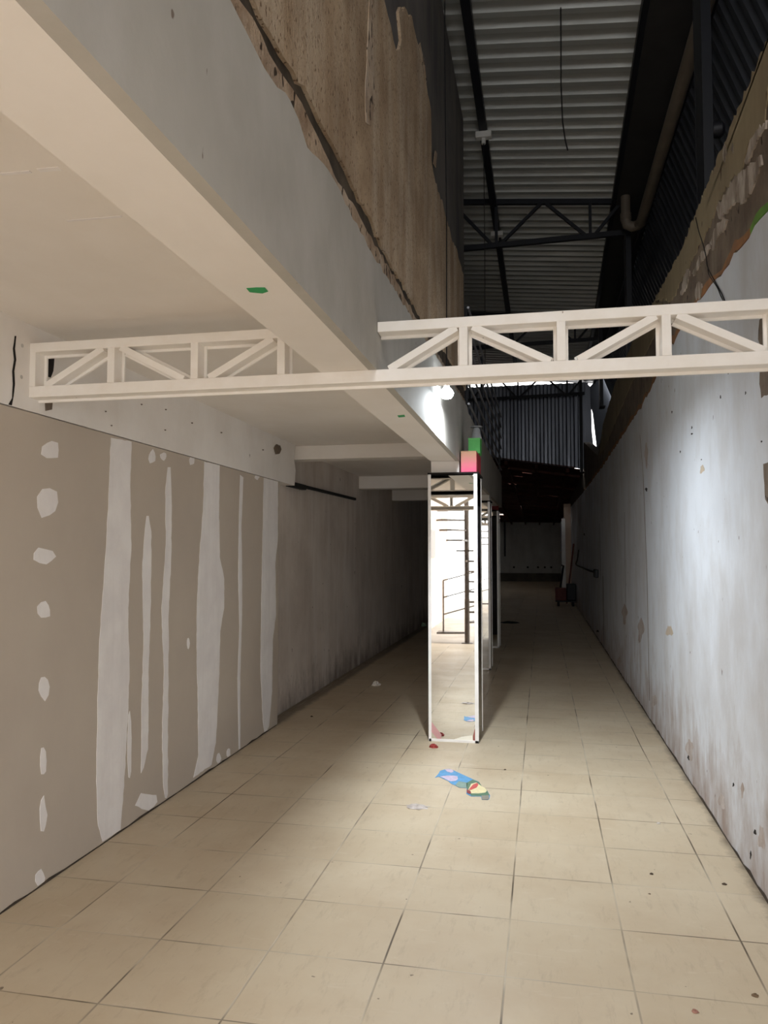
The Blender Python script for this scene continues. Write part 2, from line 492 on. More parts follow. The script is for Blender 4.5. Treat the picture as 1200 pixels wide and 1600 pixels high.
olive_px = [(1200, 52), (1130, 222), (1060, 397), (1022, 468), (1048, 470), (1082, 400), (1098, 372), (1120, 318), (1140, 280), (1158, 262), (1164, 232), (1180, 205), (1192, 190), (1200, 120)]
rpatch(olive_px, M['olive'], 0.006, 31, 0.022, 0.035)
rpatch([(1021, 470), (985, 540), (960, 600), (941, 665), (936, 710), (944, 700), (962, 655), (985, 600), (1010, 548), (1040, 480)], M['olive'], 0.006, 32, 0.012)
flakes = [
    [(1162, 252), (1170, 220), (1180, 204), (1195, 188), (1194, 202), (1185, 214), (1176, 232), (1168, 252), (1163, 256)],
    [(1118, 325), (1134, 300), (1146, 275), (1160, 265), (1176, 255), (1186, 242), (1188, 258), (1178, 285), (1166, 310), (1160, 318), (1150, 316), (1140, 322), (1132, 335), (1122, 342)],
    [(1108, 380), (1118, 352), (1128, 338), (1135, 345), (1130, 360), (1122, 362), (1115, 390)],
    [(1080, 428), (1090, 404), (1102, 384), (1108, 388), (1096, 408), (1088, 422), (1082, 432)],
    [(1062, 458), (1068, 430), (1074, 420), (1076, 432), (1068, 456)],
    [(1085, 452), (1090, 440), (1095, 448), (1093, 466), (1086, 466)],
    [(1128, 240), (1131, 225), (1134, 240), (1131, 254)], [(1140, 236), (1143, 224), (1144, 240)],
]
for k, fpx in enumerate(flakes): rpatch(fpx, M['flake'], 0.009, 70 + k, 0.016, 0.022)
# plaster blown off the whitewash
for k, fpx in enumerate(([(1187, 500), (1193, 490), (1199, 494), (1200, 540), (1192, 545), (1185, 530)],
                         [(1188, 570), (1200, 564), (1206, 565), (1206, 612), (1198, 618), (1190, 622), (1187, 600)],
                         [(1193, 725), (1206, 722), (1206, 800), (1196, 780)])):
    q = jag([onX(u, v, XR) for u, v in fpx], 0.006, 0.03, 90 + k)
    mb.prism([Vector((XR, p.y, p.z)) for p in q], (-0.0015, 0, 0), M['mortar'])
for k, (u, v, w, h) in enumerate(((1126, 620, 2, 9), (1081, 668, 2, 6), (1081, 678, 4, 3), (1050, 644, 2, 4), (1010, 765, 5, 6), (913, 835, 2.5, 4),
                                 (934, 986, 5, 5), (1146, 1226, 3, 9), (1173, 1336, 3, 14), (1063, 706, 2, 4), (1138, 583, 2, 4),
                                 (1076, 1184, 4, 9), (1180, 1300, 5, 12), (1096, 718, 2, 3), (1165, 614, 2, 6), (1190, 690, 3, 3))):
    q = jag([onX(u + w / 2.2 * math.cos(t) * (0.8 + 0.35 * math.sin(3 * t + k)), v + h / 2 * math.sin(t) * (0.85 + 0.3 * math.cos(2 * t + k)), XR) for t in [2 * math.pi * i / 10 for i in range(10)]], 0.002, 0.02, 120 + k)
    mb.prism([Vector((XR, p.y, p.z)) for p in q], (-0.0012, 0, 0), M['hole'])
# rusty damp stains and scraped spots in the whitewash
M['stain'] = plaster('damp_stain', S(196, 180, 160), S(184, 172, 158), 9.0, S(206, 204, 202), (1, 5, 3), 0.8, bump=0.2)
M['scrape'] = plaster('scraped_wash', S(176, 164, 158), S(196, 190, 188), 14.0, S(140, 122, 112), (1, 7, 4), 0.8, bump=0.4)
for k, (u, v, w, h, mk) in enumerate(((1046, 985, 12, 26, 'stain'), (1097, 733, 8, 18, 'stain'), (1001, 985, 12, 40, 'scrape'), (976, 960, 10, 30, 'scrape'),
                                      (1078, 1172, 14, 34, 'scrape'), (1128, 1252, 12, 30, 'scrape'), (1190, 1308, 12, 60, 'scrape'), (1022, 1095, 10, 26, 'scrape'),
                                      (967, 1034, 8, 16, 'scrape'), (1160, 1235, 6, 24, 'scrape'), (1010, 712, 6, 40, 'scrape'))):
    q = jag([onX(u + w / 2 * math.cos(t) * (0.8 + 0.3 * math.sin(3 * t + k)), v + h / 2 * math.sin(t) * (0.8 + 0.3 * math.cos(2 * t + k)), XR) for t in [2 * math.pi * i / 16 for i in range(16)]], 0.008, 0.02, 320 + k)
    mb.prism([Vector((XR, p.y, p.z)) for p in q], (-0.0008, 0, 0), M[mk])
# black dirt packed along the foot of the wall
fp = [Vector((XR, YF + 0.12 * i, 0.003 + 0.02 * abs(math.sin(i * 1.7) * math.sin(i * 0.37 + 1)))) for i in range(150)]
mb.prism(fp + [Vector((XR, fp[-1].y, 0.0)), Vector((XR, YF, 0.0))], (-0.004, 0, 0), M['packed_dirt'])
# vertical seam cracks
for k, (a, b_, w) in enumerate((((1000, 680), (1005, 740), 0.008), ((1005, 740), (1011, 900), 0.02), ((1011, 900), (1015, 1095), 0.022),
                               ((942, 900), (944, 1013), 0.05), ((937, 818), (939, 905), 0.02), ((976, 800), (978, 960), 0.006))):
    p = onX(*a, XR); q = onX(*b_, XR)
    mb.bar(p, q, w, 0.003, M['hole'] if k > 2 else M['mortar'], up=(1, 0, 0))
mb.box(XR + 0.15, 2.6, YF, 18.1, 3.2, 3.56, M['mortar'])  # unseen ledge added to block sky light under the siding
struct(mb, 'wall_right')
struct(MB().box(0.73, XR, 26.0, 26.4, 0, 3.1, M['outwall']), 'trim_2')

# high wall over the mezzanine edge
mb = MB()
mb.box(XB - 0.17, XB - 0.03, YF, YE, 2.62, 5.56, M['dark_conc'])
mb.box(XB - 0.17, XB - 0.03, YE, 13.0, 2.62, 2.80, M['beam'])


def lw(px): return [onX(u, v, XB) for u, v in px]
# smooth skim on the beam face up to the broken edge
e = lw([(360.0, 0.0), (383.3, 46.7), (396.7, 73.3), (413.3, 106.7), (433.3, 136.7), (453.3, 156.7), (466.7, 186.7), (480.0, 230.0), (496.7, 246.7), (523.3, 283.3), (540.0, 320.0), (563.3, 363.3), (580.0, 393.3), (603.3, 430.0), (626.7, 470.0), (643.3, 496.7)])
e = [Vector((XB, YF, 2.70))] + e + [Vector((XB, 6.9, 2.84)), Vector((XB, 7.0, 2.80)), Vector((XB, 13.0, 2.80))]
e1 = jag(e, 0.012, 0.05, 5, closed=False)
mb.prism([Vector((XB - 0.035, p.y, p.z)) for p in e1 + [Vector((XB, 13.0, SO)), Vector((XB, YF, SO))]], (0.035, 0, 0), M['beam'])
# crumbled ledge strip
up = lw([(383.3, 0.0), (403.3, 26.7), (416.7, 53.3), (428.3, 83.3), (446.7, 113.3), (463.3, 136.7), (478.3, 160.0), (490.0, 186.7), (503.3, 213.3), (520.0, 250.0), (533.3, 283.3), (550.0, 310.0), (566.7, 336.7), (580.0, 363.3), (595.0, 386.7), (613.3, 420.0), (630.0, 450.0), (650.0, 490.0)])
up = [Vector((XB, YF, 2.80))] + up + [Vector((XB, 6.9, 2.88))]
up1 = jag(up, 0.014, 0.05, 6, closed=False)
nb = [p for p in e1 if p.y < 6.95]
mb.prism([Vector((XB - 0.035, p.y, p.z + 0.004)) for p in nb] + [Vector((XB - 0.035, p.y, p.z)) for p in reversed(up1)], (0.022, 0, 0), M['ledge'])
# dark strip holds the crack's shade in its colour; rough brown render above it
g = lw([(407.3, 0.0), (419.0, 30.0), (437.3, 60.0), (450.7, 86.7), (467.3, 110.0), (484.0, 133.3), (497.3, 163.3), (514.0, 200.0), (530.7, 230.0), (547.3, 263.3), (564.0, 300.0), (580.7, 333.3), (597.3, 370.0), (607.3, 393.3), (624.0, 423.3), (640.7, 453.3), (662.3, 493.3)])
g = [Vector((XB, YF, 2.86))] + g + [Vector((XB, 5.6, 2.97)), Vector((XB, 6.98, 3.0))]
g1 = jag(g, 0.018, 0.05, 8, closed=False)
r_ = lw([(727, 470), (727, 430), (718, 395), (708, 370), (696, 320), (684, 285), (678, 250), (678, 210), (677, 170), (670, 130), (663, 95), (655, 60), (648, 25), (640, 15), (628, 18), (632, 62), (624, 78), (616, 40), (606, 0)])
r_ = [Vector((XB, min(p.y, YE), p.z)) for p in r_] + [Vector((XB, 2.9, 4.25)), Vector((XB, YF, 4.3))]
r1 = jag(r_, 0.022, 0.06, 9, closed=False)
mb.prism([Vector((XB - 0.035, min(p.y, YE), p.z)) for p in g1 + r1], (0.02, 0, 0), M['brown'])
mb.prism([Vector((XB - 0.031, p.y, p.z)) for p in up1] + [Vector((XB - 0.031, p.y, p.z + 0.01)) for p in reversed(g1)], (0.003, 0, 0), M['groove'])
# pale runs on the render
for k, px in enumerate(([(577, 190), (576, 130), (580, 60), (582, 0), (589, 0), (588, 70), (590, 130), (588, 185), (583, 196)],
                        [(658, 70), (664, 98), (670, 128), (667, 100), (660, 66)], [(680, 255), (683, 235), (686, 240), (684, 262)])):
    q = jag(lw(px), 0.008, 0.05, 200 + k)
    mb.prism([Vector((XB - 0.015, min(p.y, YE), p.z)) for p in q], (0.003, 0, 0), M['ledge'])
struct(mb, 'wall_left_upper')

# street front above the openings
mb = MB()
mb.box(-2.75, XB - 0.03, YF - 0.12, YF, 2.78, 6.9, M['band'])
mb.box(XB - 0.03, 2.4, YF - 0.12, YF, 2.55, 3.5, M['band'])  # stops low: unseen gap above it added to light the roof ribs
struct(mb, 'wall_front')


# ------------------------------------------------------------------ corrugated sheets
def corr(period, depth, a0, a1, fl=0.36):
    out = []; a = a0
    web = (1 - 2 * fl) / 2
    while a < a1:
        for t, h in ((0, 0), (fl, 0), (fl + web, depth), (2 * fl + web, depth)):
            out.append((a + t * period, h))
        a += period
    return out


def roof_edge(y): return 0.80 + 0.14 * min(1, max(0, (y - 6) / 8))
def roof_z(y): return 5.84 - 0.018 * y
prof = corr(0.19, 0.07, YF - 0.3, 18.6, 0.33)
vs = []; fs = []
for i, (y, h) in enumerate(prof):
    xr = roof_edge(y) + 0.06; z = roof_z(y)
    vs += [(-2.75, y, z + h + 0.09 * (xr + 2.75)), (1.34, y, z + h - 0.09 * (1.34 - xr))]
    if i: fs.append((2 * i - 2, 2 * i - 1, 2 * i + 1, 2 * i))
o = struct(MB().add(vs, fs, M['roof']), 'ceiling_roof')
s_ = o.modifiers.new('solid', 'SOLIDIFY'); s_.thickness = 0.004; s_.offset = 1

prof = corr(0.16, 0.03, YF - 0.3, 17.9, 0.3)
vs = []; fs = []
dn = Vector((0.93, 0, 0.36))
for i, (y, h) in enumerate(prof):
    t0 = Vector((1.16, y, 6.05)); t1 = Vector((2.13, y, 3.55))
    vs += [t0 + dn * h, t1 + dn * h]
    if i: fs.append((2 * i - 2, 2 * i, 2 * i + 1, 2 * i - 1))
o = struct(MB().add(vs, fs, M['siding']), 'wall_right_upper')
s_ = o.modifiers.new('solid', 'SOLIDIFY'); s_.thickness = 0.004; s_.offset = 0

YG = 18.0
prof = corr(0.17, 0.04, -2.8, 0.95, 0.32)
vs = []; fs = []
for i, (x, h) in enumerate(prof):
    vs += [(x, YG + h, 3.95 - 0.59 * (x + 2.7) / 3.95 - 0.004), (x, YG + h, 5.40)]
    if i: fs.append((2 * i - 2, 2 * i, 2 * i + 1, 2 * i - 1))
o = struct(MB().add(vs, fs, M['gable']), 'wall_back_upper')
s_ = o.modifiers.new('solid', 'SOLIDIFY'); s_.thickness = 0.004; s_.offset = 0
# flashing beside it, leaving the open sliver of daylight
mb = MB()
sl = [(914, 600), (920, 640), (924, 632), (929, 650), (934, 680), (937, 712), (931, 718), (927, 690), (922, 655), (918, 700), (914, 720)]
A = [onY(u, v, YG) for u, v in [(914, 596), (922, 604), (924, 640), (925, 675), (929, 712), (929, 740), (914, 740)]]
mb.prism(A, (0, 0.02, 0), M['gable'])
B = [onY(u, v, YG) for u, v in [(922, 604), (960, 560), (1010, 600), (1010, 760), (929, 745), (931, 712), (933, 705), (930, 680), (926, 645), (923, 636)]]
mb.prism(B, (0, 0.02, 0), M['siding'])
struct(mb, 'trim_3')

# low tiled roof at the far end, seen from below, with slipped tiles and hidden light gaps
mb = MB()
NX, NY = 16, 30
def lroof(i, j):
    x = -2.7 + (1.25 + 2.7) * i / NX; y = YG - 0.03 + (40.6 - YG) * j / NY
    t = j / NY
    zl = 3.95 + (3.05 - 3.95) * t; zr = 3.36 + (2.98 - 3.36) * t
    return Vector((x, y, zl + (zr - zl) * i / NX + 0.03 * (j % 2)))
tile_gap = {(14, 0): 0.5, (11, 6): 0.25, (9, 3): 0.15, (8, 4): 0.1, (12, 10): 0.3, (7, 7): 0.12, (10, 16): 0.6, (8, 16): 0.5, (1, 8): 0.8, (2, 12): 0.8, (3, 16): 0.9, (1, 19): 0.8, (3, 23): 0.9, (2, 26): 0.8}  # wide left gaps are hidden, added to light the rear
for i in range(NX):
    for j in range(NY):
        q = [lroof(i, j), lroof(i + 1, j), lroof(i + 1, j + 1), lroof(i, j + 1)]
        if (i, j) in tile_gap:                                    # tile cut short: gap open to the sky
            q = [q[0].lerp(q[3], tile_gap[(i, j)]), q[1].lerp(q[2], tile_gap[(i, j)]), q[2], q[3]]
        mb.prism(q, (0, 0, 0.02), M['clay'])
struct(mb, 'ceiling_back')

# ------------------------------------------------------------------ cream trusses
WP = M['white_paint']


def member(a, b_, w, face_y, depth=0.08, lip=0.012):
    m = MB()
    a = Vector((a[0], face_y, a[1])); b2 = Vector((b_[0], face_y, b_[1]))
    off = Vector((0, depth / 2, 0))
    m.bar(a + off, b2 + off, w, depth, WP, up=(0, 1, 0))
    off = Vector((0, depth - 0.006, 0))
    m.bar(a + off, b2 + off, w + 2 * lip, 0.012, WP, up=(0, 1, 0))
    return m


def cream_truss(y, label, xs_left=-2.25, split=True, x_end=XR):
    root = thing('white_truss', label, 'truss', (xs_left, y, 2.21))
    zt, zb = 2.435, 2.235
    part(member((xs_left, zb), (x_end, zb), 0.05, y), 'bottom_chord', root, bevel=0.003)
    segs = ((xs_left, XB - 0.237), (XB + 0.002, x_end)) if split else ((xs_left, x_end),)
    for a, b_ in segs: part(member((a, zt), (b_, zt), 0.042, y), 'top_chord', root, bevel=0.003)
    for x in (-2.232, -1.843, -1.45, -1.06, -0.298, 0.082, 0.47, 0.855):
        part(member((x, zb + 0.025), (x, zt - 0.02), 0.034, y, 0.076), 'upright', root, bevel=0.002)
    for a, b_ in ((-2.163, -1.885), (-1.50, -1.80), (-1.385, -1.098), (-0.60, -0.325), (0.042, -0.262), (0.145, 0.435), (0.815, 0.511)):
        z1 = zt - 0.02
        part(member((a, zb + 0.025), (b_, z1), 0.03, y + 0.002, 0.07), 'diagonal', root, bevel=0.002)
    return root


t1 = cream_truss(3.02, 'cream steel lattice truss crossing the whole room under the plastered beam')
# bolted end plate against the bulkhead
m = MB(); m.box(-2.252, -2.246, 2.93, 3.12, 2.2, 2.50, M['band'])
for z in (2.29, 2.43): m.lathe((-2.246, 2.965, z), [(0.009, 0), (0.009, 0.004), (0.001, 0.006)], M['clip'], 10, (1, 0, 0))
part(m, 'end_plate', t1)
t2 = cream_truss(-0.25, 'cream truss over the street opening, seen only in the column mirror')

# ------------------------------------------------------------------ cross beams under the slab
for y, z, lab in ((7.04, 2.405, 'nearest white concrete cross beam, just behind the mirrored column'),
                  (10.09, 2.37, 'second white concrete cross beam, between the nearest and farthest ones'),
                  (12.45, 2.365, 'farthest white concrete cross beam deep under the low ceiling')):
    o = MB().box(XL + 0.001, XB - 0.236, y, y + 0.2, z, SL - 0.001, M['slab']).build('concrete_beam', bevel=0.006, loc=(XL, y, z))
    tag(o, lab, 'beam', 'cross beams under the mezzanine')

# ------------------------------------------------------------------ mirrored columns
def mirror_column(x0, x1, y0, y1, zt, label, joint):
    root = thing('mirrored_column', label, 'column', ((x0 + x1) / 2, y0, 0), 'mirror clad columns')
    part(MB().box(x0 + 0.012, x1 - 0.012, y0 + 0.012, y1, 0.0, zt - 0.01, M['grey_board']), 'core', root)
    part(MB().box(x0 + 0.022, x1 - 0.022, y0 + 0.004, y0 + 0.011, 0.022, zt - 0.012, M['mirror']), 'mirror_panel', root)
    part(MB().box(x1 - 0.011, x1 - 0.004, y0 + 0.03, y1 - 0.03, 0.02, joint - 0.002, M['mirror']).box(x1 - 0.011, x1 - 0.004, y0 + 0.03, y1 - 0.03, joint + 0.002, zt - 0.012, M['mirror']), 'mirror_panel', root)
    part(MB().box(x0 - 0.002, x0 + 0.022, y0, y0 + 0.024, 0, zt, M['white_frame']), 'frame_rail', root, bevel=0.002)
    part(MB().box(x1 - 0.03, x1, y0, y0 + 0.026, 0, zt, M['white_frame']), 'frame_rail', root, bevel=0.002)
    part(MB().box(x1 - 0.022, x1, y1 - 0.024, y1, 0, zt, M['white_frame']), 'frame_rail', root, bevel=0.002)
    part(MB().box(x0, x1, y0, y0 + 0.016, 0, 0.022, M['white_frame']), 'base_rail', root, bevel=0.002)
    part(MB().box(x0 - 0.004, x1 + 0.01, y0 - 0.004, y1 + 0.004, zt, zt + 0.014, M['hole']), 'top_board', root)
    return root


col1 = mirror_column(-0.905, -0.505, 6.2, 6.66, 2.15, 'nearest and widest mirrored column, reflecting the bright street opening', 0.9)
col2 = mirror_column(-1.02, -0.655, 10.04, 10.4, 2.17, 'middle mirrored column, half hidden behind the nearest one', 0.62)
col3 = mirror_column(-1.02, -0.672, 12.35, 12.7, 2.17, 'farthest mirrored column, with a small dark red block on top', 0.7)
for x0, x1, y0, y1 in ((-0.885, -0.655, 6.24, 6.62), (-0.885, -0.665, 10.08, 10.38), (-0.885, -0.69, 12.4, 12.68)):
    o = MB().box(x0, x1, y0, y1, 2.166 if y0 < 7 else 2.186, SO, M['slab']).build('capital', loc=(x0, y0, 2.166))
    o['kind'] = 'structure'; o.name = 'trim_%d' % (4 + int(y0 > 7) + int(y0 > 11))
# laid flat on the first mirror: pink patch, white chip, brick red patch
def on_mirror(px): return [onY(u, v, 6.2045) for u, v in px]
part(MB().prism(on_mirror([(673, 1126), (690, 1148), (689, 1156), (684, 1155), (673, 1142)]), (0, -0.0015, 0), plain('faded_pink_patch', S(198, 152, 152), 0.6)), 'mirror_patch', col1)
part(MB().prism(on_mirror([(704, 1157), (722, 1151), (738, 1149), (739, 1158), (720, 1159)]), (0, -0.0015, 0), plain('white_chip', S(240, 238, 226), 0.6)), 'chipped_corner', col1)
part(MB().prism(on_mirror([(739, 1150), (742, 1138), (744, 1150), (743, 1159), (739, 1159)]), (0, -0.002, 0), plain('brick_red_patch', S(150, 92, 84), 0.6)), 'mirror_patch', col1)

# ------------------------------------------------------------------ things on the ledge above the first column
def rg(name, a, b_, c=None):
    m, nt, b = new_mat(name)
    t = NT(nt)
    z = t.sep()[2]
    f = t.ramp(t.math('ADD', z, t.math('MULTIPLY', t.math('SUBTRACT', t.noise(14), 0.5), 0.10)), 2.19, 2.33)
    t.link(t.mix(f, a, b_), b.inputs['Base Color']); b.inputs['Roughness'].default_value = 0.6
    return m


bx = thing('carton', 'pink and brown carton on the ledge above the mirrored column', 'box', (-0.575, 6.3, 2.166))
part(MB().box(-0.638, -0.512, 6.22, 6.64, 2.166, 2.335, rg('pink_print_carton', S(232, 96, 132), S(196, 150, 116))), 'body', bx, bevel=0.003)
part(MB().box(-0.511, -0.509, 6.225, 6.635, 2.17, 2.33, plain('red_print', S(188, 60, 72), 0.6, 0, 0.2)), 'side_print', bx)
part(MB().box(-0.638, -0.512, 6.22, 6.425, 2.335, 2.338, plain('card', S(186, 150, 118), 0.8)).box(-0.638, -0.512, 6.43, 6.64, 2.335, 2.338, plain('card_b', S(186, 150, 118), 0.8)), 'top_flaps', bx)
gx = thing('green_box', 'small green box on top of the pink carton', 'box', (-0.545, 6.4, 2.338))
part(MB().box(-0.592, -0.494, 6.38, 6.56, 2.338, 2.46, plain('green_card', S(84, 168, 86), 0.6, 0, 0.1)), 'body', gx, bevel=0.003)
part(MB().box(-0.594, -0.492, 6.378, 6.562, 2.452, 2.466, plain('green_lid', S(98, 178, 96), 0.6)), 'lid', gx, bevel=0.002)
fu = thing('funnel', 'grey cone standing on the small green box', 'funnel', (-0.53, 6.46, 2.466))
part(MB().lathe((-0.53, 6.46, 2.466), [(0.045, 0), (0.042, 0.02), (0.03, 0.08), (0.022, 0.1)], plain('grey_plastic', S(150, 152, 154), 0.5), 20), 'cone', fu, smooth=True)
part(MB().lathe((-0.53, 6.46, 2.566), [(0.05, 0), (0.05, 0.008)], plain('grey_plastic_rim', S(128, 130, 132), 0.5), 20), 'rim', fu, smooth=True)
tag(MB().box(-0.80, -0.672, 12.36, 12.5, 2.185, 2.25, plain('dark_red_block', S(120, 44, 44), 0.7, 0, 0.2)).build('red_block', bevel=0.004, loc=(-0.74, 12.4, 2.185)),
    'small dark red block on top of the farthest mirrored column', 'block')

# ------------------------------------------------------------------ lamp
BX, BY, BZ = -0.592, 4.9, 2.55
lamp = thing('hanging_bulb', 'lit bulb hanging on a long black cord beside the plastered beam', 'lamp', (BX, BY, 2.47))
m, nt, b = new_mat('lit_bulb')
b.inputs['Emission Color'].default_value = (0.86, 0.94, 1.0, 1); b.inputs['Emission Strength'].default_value = 90
b.inputs['Base Color'].default_value = (0.9, 0.9, 0.9, 1)
part(MB().lathe((BX, BY, BZ - 0.045), [(0.002, 0), (0.03, 0.006), (0.042, 0.022), (0.045, 0.04), (0.036, 0.058), (0.02, 0.075), (0.016, 0.085)], m, 20), 'bulb', lamp, smooth=True)
part(MB().lathe((BX, BY, BZ + 0.04), [(0.019, 0), (0.02, 0.05), (0.012, 0.065), (0.004, 0.07)], M['clip'], 16), 'socket', lamp, smooth=True)
part(MB().tube([(BX, BY, BZ + 0.1), (BX + 0.004, BY, 3.6), (BX - 0.003, BY, 4.7), (BX, BY, 5.90)], 0.004, M['cord'], 6), 'cord', lamp, smooth=True)
ld = bpy.data.lights.new('bulb_light', 'AREA'); ld.shape = 'DISK'; ld.size = 0.08; ld.energy = 60; ld.color = (0.88, 0.95, 1.0)
lo = bpy.data.objects.new('bulb_light', ld); COL.objects.link(lo); lo.parent = lamp; lo.location = (0.0, 0, BZ - 0.05 - 2.47)

# ------------------------------------------------------------------ roof steel
BS = M['black_steel']
def wall_top(y):
    c = [Vector((XR, YF, 3.66))] + tp
    for a, b_ in zip(c, c[1:]):
        if a.y <= y <= b_.y: return a.z + (b_.z - a.z) * (y - a.y) / (b_.y - a.y) + 0.003
    return 4.0


def roof_truss(y, label):
    root = thing('roof_truss', label, 'truss', (0, y, 5.2), 'black roof trusses')
    zr = roof_z(y) - 0.045
    def zt(x): return zr + 0.09 * (0.9 - x)
    zb = zr - 0.40
    def bz(x): return zb + 0.02 * x
    x0, x1 = -2.42, 0.98
    part(MB().bar((x0, y, zt(x0)), (x1, y, zt(x1)), 0.05, 0.06, BS), 'top_chord', root)
    part(MB().bar((x0, y, bz(x0)), (x1, y, bz(x1)), 0.05, 0.06, BS), 'bottom_chord', root)
    for x in (-1.6, -0.5, 0.6): part(MB().bar((x, y, bz(x)), (x, y, zt(x)), 0.035, 0.035, BS, up=(0, 1, 0)), 'upright', root)
    for a, b_ in ((-1.56, -1.05), (-0.54, -1.05), (-0.46, 0.05), (0.56, 0.07), (0.64, 0.96)):
        part(MB().bar((a, y, bz(a)), (b_, y, zt(b_)), 0.035, 0.04, BS, up=(0, 1, 0)), 'diagonal', root)
    return root


roof_truss(9.2, 'nearest black roof truss, seen above the cream truss')
roof_truss(13.5, 'middle black roof truss, seen through the lattice of the cream truss')
roof_truss(17.75, 'farthest black roof truss, in front of the corrugated gable')
for y, lab in ((4.9, 'nearest thick dark steel post standing on top of the right wall'), (9.2, 'second dark steel post above the right wall, behind the drain pipe bend'),
               (13.5, 'third dark steel post along the top of the right wall'), (17.72, 'farthest dark steel post at the corner of the corrugated gable')):
    zb = max(wall_top(y - 0.02), wall_top(y + 0.26)) if y < 16 else 3.3
    x0 = 1.0 if y < 16 else 0.87
    root = thing('steel_post', lab, 'post', (x0 + 0.03, y + 0.12, zb), 'steel posts on the right wall')
    m = MB()
    m.box(x0, x0 + 0.058, y, y + 0.014, zb, roof_z(y) - 0.03, BS).box(x0, x0 + 0.058, y + 0.226, y + 0.24, zb, roof_z(y) - 0.03, BS)
    m.box(x0 + 0.002, x0 + 0.026, y + 0.012, y + 0.228, zb, roof_z(y) - 0.03, BS)
    part(m, 'shaft', root)
    part(MB().box(x0 - 0.0, x0 + 0.09, y - 0.02, y + 0.26, zb, zb + 0.012, BS), 'base_plate', root)
    if y < 6: part(MB().lathe((x0 + 0.058, y + 0.03, 4.12), [(0.045, 0), (0.05, 0.02), (0.05, 0.05), (0.03, 0.07)], M['purlin'], 16, (1, 0, 0)), 'bracket', root, smooth=True)
# purlins along the roof
o = MB().bar((-0.545, YF, roof_z(YF) + 0.06), (-0.52, 18.2, roof_z(18.2) + 0.06), 0.075, 0.09, M['purlin']).build('roof_purlin', loc=(-0.53, 8, 5.7))
tag(o, 'black purlin running lengthwise under the roof with white clips on it', 'purlin', 'roof purlins')
o = MB().bar((-1.75, YF, roof_z(YF) + 0.165), (-1.75, 18.2, roof_z(18.2) + 0.165), 0.07, 0.09, M['purlin']).build('roof_purlin', loc=(-1.75, 8, 5.8))
tag(o, 'black purlin under the roof beyond the high left wall', 'purlin', 'roof purlins')
pts = [(roof_edge(y) + 0.015, y, roof_z(y) - 0.045) for y in (YF, 6, 14, 18.2)]
mb = MB()
for a, b_ in zip(pts, pts[1:]): mb.bar(a, b_, 0.05, 0.08, M['purlin'])
tag(mb.build('roof_purlin', loc=pts[1]), 'black edge purlin along the right side of the roof', 'purlin', 'roof purlins')
mb = MB()
for (ya, yb) in ((YF, 6), (6, 14), (14, 18.0)):
    xa, xb = roof_edge(ya) + 0.045, roof_edge(yb) + 0.045
    za, zb = roof_z(ya), roof_z(yb)
    for dx0, dz0, dx1, dz1 in ((0, -0.10, 0.0, 0.02), (0, -0.10, 0.38, -0.10), (0.38, -0.10, 0.38, 0.0)):
        mb.add([(xa + dx0, ya, za + dz0), (xb + dx0, yb, zb + dz0), (xb + dx1, yb, zb + dz1), (xa + dx1, ya, za + dz1)], [(0, 1, 2, 3)], M['gutter'])
o = mb.build('roof_gutter', loc=(0.9, 8, 5.6)); sm = o.modifiers.new('solid', 'SOLIDIFY'); sm.thickness = 0.005
tag(o, 'dark metal box gutter along the right edge of the roof', 'gutter')
for u, v, yy, lab in ((769, 283, 7.55, 'nearer pale plastic lamp holder clipped on the long black purlin'), (789, 420, 9.9, 'farther pale plastic lamp holder on the long black purlin')):
    z = roof_z(yy) - 0.0; x = -0.53
    root = thing('lamp_holder', lab, 'lamp holder', (x, yy, z), 'clips on the roof purlin')
    part(MB().box(x - 0.08, x + 0.08, yy - 0.04, yy + 0.04, z - 0.045, z + 0.02, M['clip']), 'housing', root, bevel=0.008)
    part(MB().tube([(x, yy, z - 0.04), (x, yy, z - 0.1)], 0.022, M['clip'], 12), 'holder', root, smooth=True)
    if yy < 8: part(MB().tube([(x, yy, z - 0.1), (x + 0.005, yy, 4.5), (x, yy, 3.3)], 0.004, M['cord'], 6), 'flex', root)
# loose cord
p0 = onY(876, -60, 6.0); 
cp = [Vector((p0.x - 0.002, 6.0, roof_z(6) + 0.10))] + [onY(u, v, 6.0) for u, v in ((876, -10), (876.5, 60), (876.5, 130), (879, 190), (883, 218), (887, 235))]
tag(MB().tube(cp, 0.006, M['cord'], 6).build('electric_cable', smooth=True, loc=cp[0]), 'loose black cord dangling from the corrugated roof, ending in mid air', 'cable')

# drain pipe along the siding with its bend up to the gutter
PX, PZ = 1.13, 5.22
dp = thing('drain_pipe', 'grey plastic drain pipe running along the dark siding with an upturned bend', 'pipe', (PX, 8.9, PZ))
part(MB().tube([(PX, 4.6, PZ + 0.02), (PX, 8.85, PZ)], 0.055, M['pvc'], 16), 'long_run', dp, smooth=True)
arc = [(PX, 8.85, PZ), (PX - 0.02, 8.94, PZ), (PX - 0.08, 8.97, PZ + 0.0), (PX - 0.14, 8.97, PZ + 0.03), (PX - 0.15, 8.97, PZ + 0.09)]
part(MB().tube(arc, 0.058, M['pvc'], 16), 'bend', dp, smooth=True)
part(MB().tube([(PX - 0.15, 8.97, PZ + 0.09), (PX - 0.15, 8.97, 5.60)], 0.053, M['pvc'], 16), 'riser', dp, smooth=True)
part(MB().tube([(PX - 0.15, 8.97, PZ + 0.08), (PX - 0.15, 8.97, PZ + 0.16)], 0.062, M['pvc'], 16), 'socket', dp, smooth=True)
part(MB().bar((PX + 0.08, 4.6, PZ + 0.13), (PX + 0.06, 17.7, PZ + 0.10), 0.05, 0.06, BS), 'support_rail', dp)

